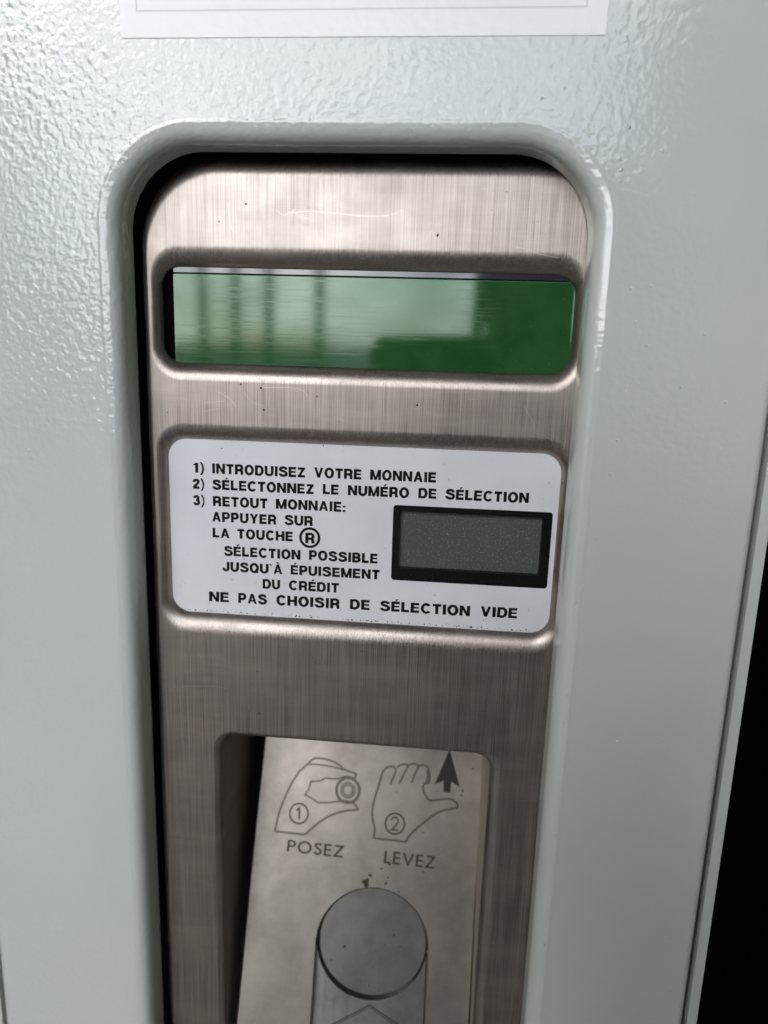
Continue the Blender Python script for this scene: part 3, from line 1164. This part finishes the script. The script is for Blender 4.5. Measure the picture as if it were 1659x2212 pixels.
def engraved(name, strokes, mat_pairs=None, depth=-.03):
    """strokes: (points, width, closed, smooth)"""
    d, l = Mesh(), Mesh()
    for pts, wd, cl, sm in strokes:
        P = smooth_pts(pts, cl, 4) if sm else pts
        for q in ribbon(P, wd, cl):
            i = d.add([(p.x, depth, p.y) for p in q], [(0, -1, 0)] * 4)
            d.face((i, i + 1, i + 2, i + 3), (0, -1, 0))
        for q in ribbon(P, wd * .34, cl):
            i = l.add([(p.x, depth - .02, p.y) for p in q], [(0, -1, 0)] * 4)
            l.face((i, i + 1, i + 2, i + 3), (0, -1, 0))
    o = d.build(name, M['engrave'], lev_o)
    l.build('groove_floor', M['engrave_mid'], lev_o)
    return o


HW = .64
H1 = [(-33.25, 4.48), (-32.47, 9.32), (-31.6, 12.66), (-30.0, 17.06), (-28.12, 21.23), (-25.69, 25.19), (-22.91, 27.73), (-21.92, 28.96), (-20.38, 29.91), (-16.94, 29.72), (-13.99, 28.95), (-11.56, 27.69), (-10.45, 26.57), (-8.31, 25.91), (-5.91, 25.17), (-6.37, 23.61)]
KN = [(-22.91, 27.63), (-20.0, 27.68), (-15.76, 27.38), (-12.84, 26.91), (-10.54, 26.31)]
IN = [(-11.87, 23.28), (-14.5, 23.15), (-16.61, 23.25), (-18.14, 22.25), (-21.55, 21.82), (-21.85, 20.53), (-22.3, 18.98), (-23.42, 17.3), (-21.53, 16.48), (-19.91, 15.55), (-18.82, 14.84), (-15.15, 15.03), (-10.98, 15.76)]
TH = [(-10.98, 15.76), (-8.36, 15.79), (-6.24, 15.14), (-4.79, 13.4), (-5.62, 13.05), (-8.74, 12.68), (-12.87, 11.36), (-16.44, 9.4), (-19.47, 6.97), (-22.72, 3.93)]
engraved('hand_holding_coin', [(H1, HW, False, False), (KN, HW * .8, False, True), (IN, HW * .8, False, False), (TH, HW, False, True),
                               ([(-22.72, 3.93), (-33.25, 4.48)], HW, False, False), ([(-12.4, 23.3), (-9, 24.2), (-6.4, 23.6)], HW * .7, False, True),
                               (arc(-8.54, 19.54, 4.0, 4.2, 0, 360, 36)[:-1], .85, True, False),
                               (arc(-8.54, 19.54, 2.35, 2.5, 0, 360, 30)[:-1], .5, True, False),
                               (arc(-8.54, 19.54, 1.65, 1.75, 0, 360, 24)[:-1], .4, True, False)])
engraved('open_hand', [([(1.06, 3.94), (1.34, 7.06), (.41, 10.54), (.22, 13.56), (.98, 17.64), (2.11, 21.76), (3.14, 25.88), (4.23, 27.57), (6.03, 28.32), (7.46, 27.98), (7.73, 26.62), (6.97, 24.55), (6.13, 22.22)], HW, False, True),
                       ([(8.14, 28.02), (9.57, 29.11), (11.24, 29.25), (11.79, 28.61), (10.83, 26.27), (9.15, 22.63)], HW, False, True),
                       ([(11.78, 28.76), (13.32, 29.6), (14.9, 29.43), (15.46, 28.54), (14.5, 26.2), (13.42, 23.1)], HW, False, True),
                       ([(15.56, 28.65), (16.73, 29.37), (18.42, 29.05), (19.42, 27.47), (19.66, 25.19), (19.31, 23.4), (18.36, 23.6)], HW, False, True),
                       ([(18.63, 27.68), (18.95, 25.92), (18.52, 23.61), (17.42, 22.14), (18.03, 19.79), (20.04, 17.61), (22.89, 18.01), (26.51, 18.45), (28.88, 17.57), (29.6, 16.09), (28.69, 15.44), (25.08, 14.6), (22.02, 13.18), (17.98, 9.95), (14.72, 7.02), (12.98, 4.92), (12.42, 3.39)], HW, False, True),
                       ([(12.42, 3.39), (1.06, 4.04)], HW, False, False)])
b = Mesh()
for q in (ribbon(arc(-25.19, 10.86, 3.2, 3.35, 0, 360, 36)[:-1], .55, True) + ribbon([(-26.1, 11.9), (-25.2, 12.7), (-25.0, 8.9)], .6)):
    i = b.add([(p.x, -.04, p.y) for p in q], [(0, -1, 0)] * 4)
    b.face((i, i + 1, i + 2, i + 3), (0, -1, 0))
b.build('circled_number', M['engrave'], lev_o, label='engraved number 1 in a ring')
b = Mesh()
for q in (ribbon(arc(8.23, 9.19, 3.3, 3.45, 0, 360, 36)[:-1], .6, True) + ribbon(smooth_pts([(6.94, 10.28), (7.43, 11.16), (8.57, 11.32), (9.23, 10.35), (8.92, 9.07), (7.07, 7.05)]) + [(9.51, 7.15)], .55)):
    i = b.add([(p.x, -.04, p.y) for p in q], [(0, -1, 0)] * 4)
    b.face((i, i + 1, i + 2, i + 3), (0, -1, 0))
b.build('circled_number', M['engrave'], lev_o, label='engraved number 2 in a ring')
# arrow: a solid dark figure
b = Mesh()
b.plane_holes([(26.2, 35.2), (21.4, 23.1), (24.48, 24.42), (24.51, 20.63), (26.96, 20.5), (27.09, 24.3), (30.17, 22.53)], [], -.05)
b.build('up_arrow', M['arrow'], lev_o)

# engraved words in light geometric capitals
GL = .165


def lw(mesh, text, p0, p1, cap):
    glyph = {
        'P': (.58, [[(.07, 0), (.07, 1)], [(.07, .94), (.32, .94)] + arc(.32, .715, .2, .225, 90, -90, 10) + [(.07, .49)]]),
        'O': (.94, [arc(.47, .5, .42, .46, 0, 360, 28)]),
        'S': (.56, [smooth_pts([(.49, .80), (.42, .91), (.28, .945), (.13, .87), (.12, .71), (.25, .58), (.40, .48), (.50, .35), (.47, .16), (.31, .055), (.15, .10), (.05, .24)], n=3)]),
        'E': (.52, [[(.5, .94), (.07, .94), (.07, .06), (.52, .06)], [(.07, .52), (.49, .52)]]),
        'Z': (.66, [[(.06, .94), (.60, .94), (.07, .06), (.66, .06)]]),
        'L': (.46, [[(.07, 1), (.07, .06), (.46, .06)]]),
        'V': (.78, [[(.05, 1), (.39, .06), (.73, 1)]]),
    }
    cur, it = 0, []
    for ch in text:
        wd, pr = glyph[ch]
        it.append((cur, pr))
        cur += wd + .17
    tot = cur - .17
    U = Vector((p1[0] - p0[0], p1[1] - p0[1])) / tot
    V = Vector((-U.y, U.x)).normalized() * cap
    for cx, pr in it:
        for pts in pr:
            for q in ribbon(pts, GL):
                P = [Vector(p0) + U * (cx + u[0]) + V * u[1] for u in q]
                i = mesh.add([(v.x, -.04, v.y) for v in P], [(0, -1, 0)] * 4)
                mesh.face((i, i + 1, i + 2, i + 3), (0, -1, 0))


b = Mesh()
lw(b, 'POSEZ', (-28.7, -1.95), (-9.3, -3.0), 3.85)
b.build('engraved_word', M['engrave'], lev_o, label='engraved word POSEZ')
b = Mesh()
lw(b, 'LEVEZ', (4.95, -3.95), (22.3, -4.95), 4.0)
b.build('engraved_word', M['engrave'], lev_o, label='engraved word LEVEZ')
# chevron engraved in the channel
d = Mesh()
for q in ribbon([(-12, -60.2), (2.04, -52.4), (16.5, -60.6)], 1.0):
    i = d.add([(p.x, 2.96, p.y) for p in q], [(0, -1, 0)] * 4)
    d.face((i, i + 1, i + 2, i + 3), (0, -1, 0))
d.build('chevron_groove', M['engrave'], lev_o)
d = Mesh()
for q in ribbon([(-12, -60.2), (2.04, -52.5), (16.5, -60.6)], .3):
    i = d.add([(p.x, 2.93, p.y) for p in q], [(0, -1, 0)] * 4)
    d.face((i, i + 1, i + 2, i + 3), (0, -1, 0))
d.build('chevron_edge', M['scratch'], lev_o)

# rust spots on the lever
b = Mesh()
for x, z, r in ((-.9, -10.5, .75), (4.35, -6.0, .45), (.8, -8.2, .35), (6.5, -8.6, .35), (5.9, -11.1, .35), (31.4, 21.2, .4), (18.1, 6.9, .25), (22.5, 20.8, .22),
                (15.5, 7.3, .22), (13.8, .7, .22), (6.9, -4.4, .4), (18.6, -6.2, .3), (34.4, 28.9, .3), (18.7, -3.1, .3), (10.4, -13.2, .4), (30.8, 19.9, .25), (-12, 19.2, .2), (8.4, 19.9, .25)):
    r *= 1.5 if z < -7 and x < 6 else .8
    for q in range(5):
        fleck(b, x + random.gauss(0, r * .6), -.04 - .02 * q, z + random.gauss(0, r * .6), r * random.uniform(.4, 1.0), 9)
b.build('rust_spot', M['rust'], lev_o, kind='stuff')
b = Mesh()
for x, z, r in ((9.4, -28, .6), (-7.3, -32.7, .6), (-11.7, -37.3, .45), (6.5, -31.4, .3), (11.6, -31.6, .35), (2.7, -38.7, .3), (1.6, -45, .3), (5.1, -46.4, .3), (11, -27.6, .2), (7.3, -26, .2)):
    fleck(b, x, 1.2 + .15 * (-z - 26) * .1, z, r * .8, 8)
b.build('coin_seat_stain', M['rust'], lev_o, kind='stuff')

# ------------------------------------------------------------------ notice above the panel
nt_o = Mesh()
slab(nt_o, rrect(-65.8, 46.2, 110.7, 190, .4, 8, 3), -.22, -.02, .08)
notice = nt_o.build('paper_notice', M['paper'])
tag(notice, 'blank lower edge of a glossy white notice stuck on the grey door above the recess', 'notice')
b = Mesh()
for q in ribbon([(-61.6, 116.35), (41.4, 116.35), (41.4, 185.5), (-61.6, 185.5)], .22, True):
    i = b.add([(p.x, -.235, p.y) for p in q], [(0, -1, 0)] * 4)
    b.face((i, i + 1, i + 2, i + 3), (0, -1, 0))
b.build('printed_border', M['ink_grey'], notice)
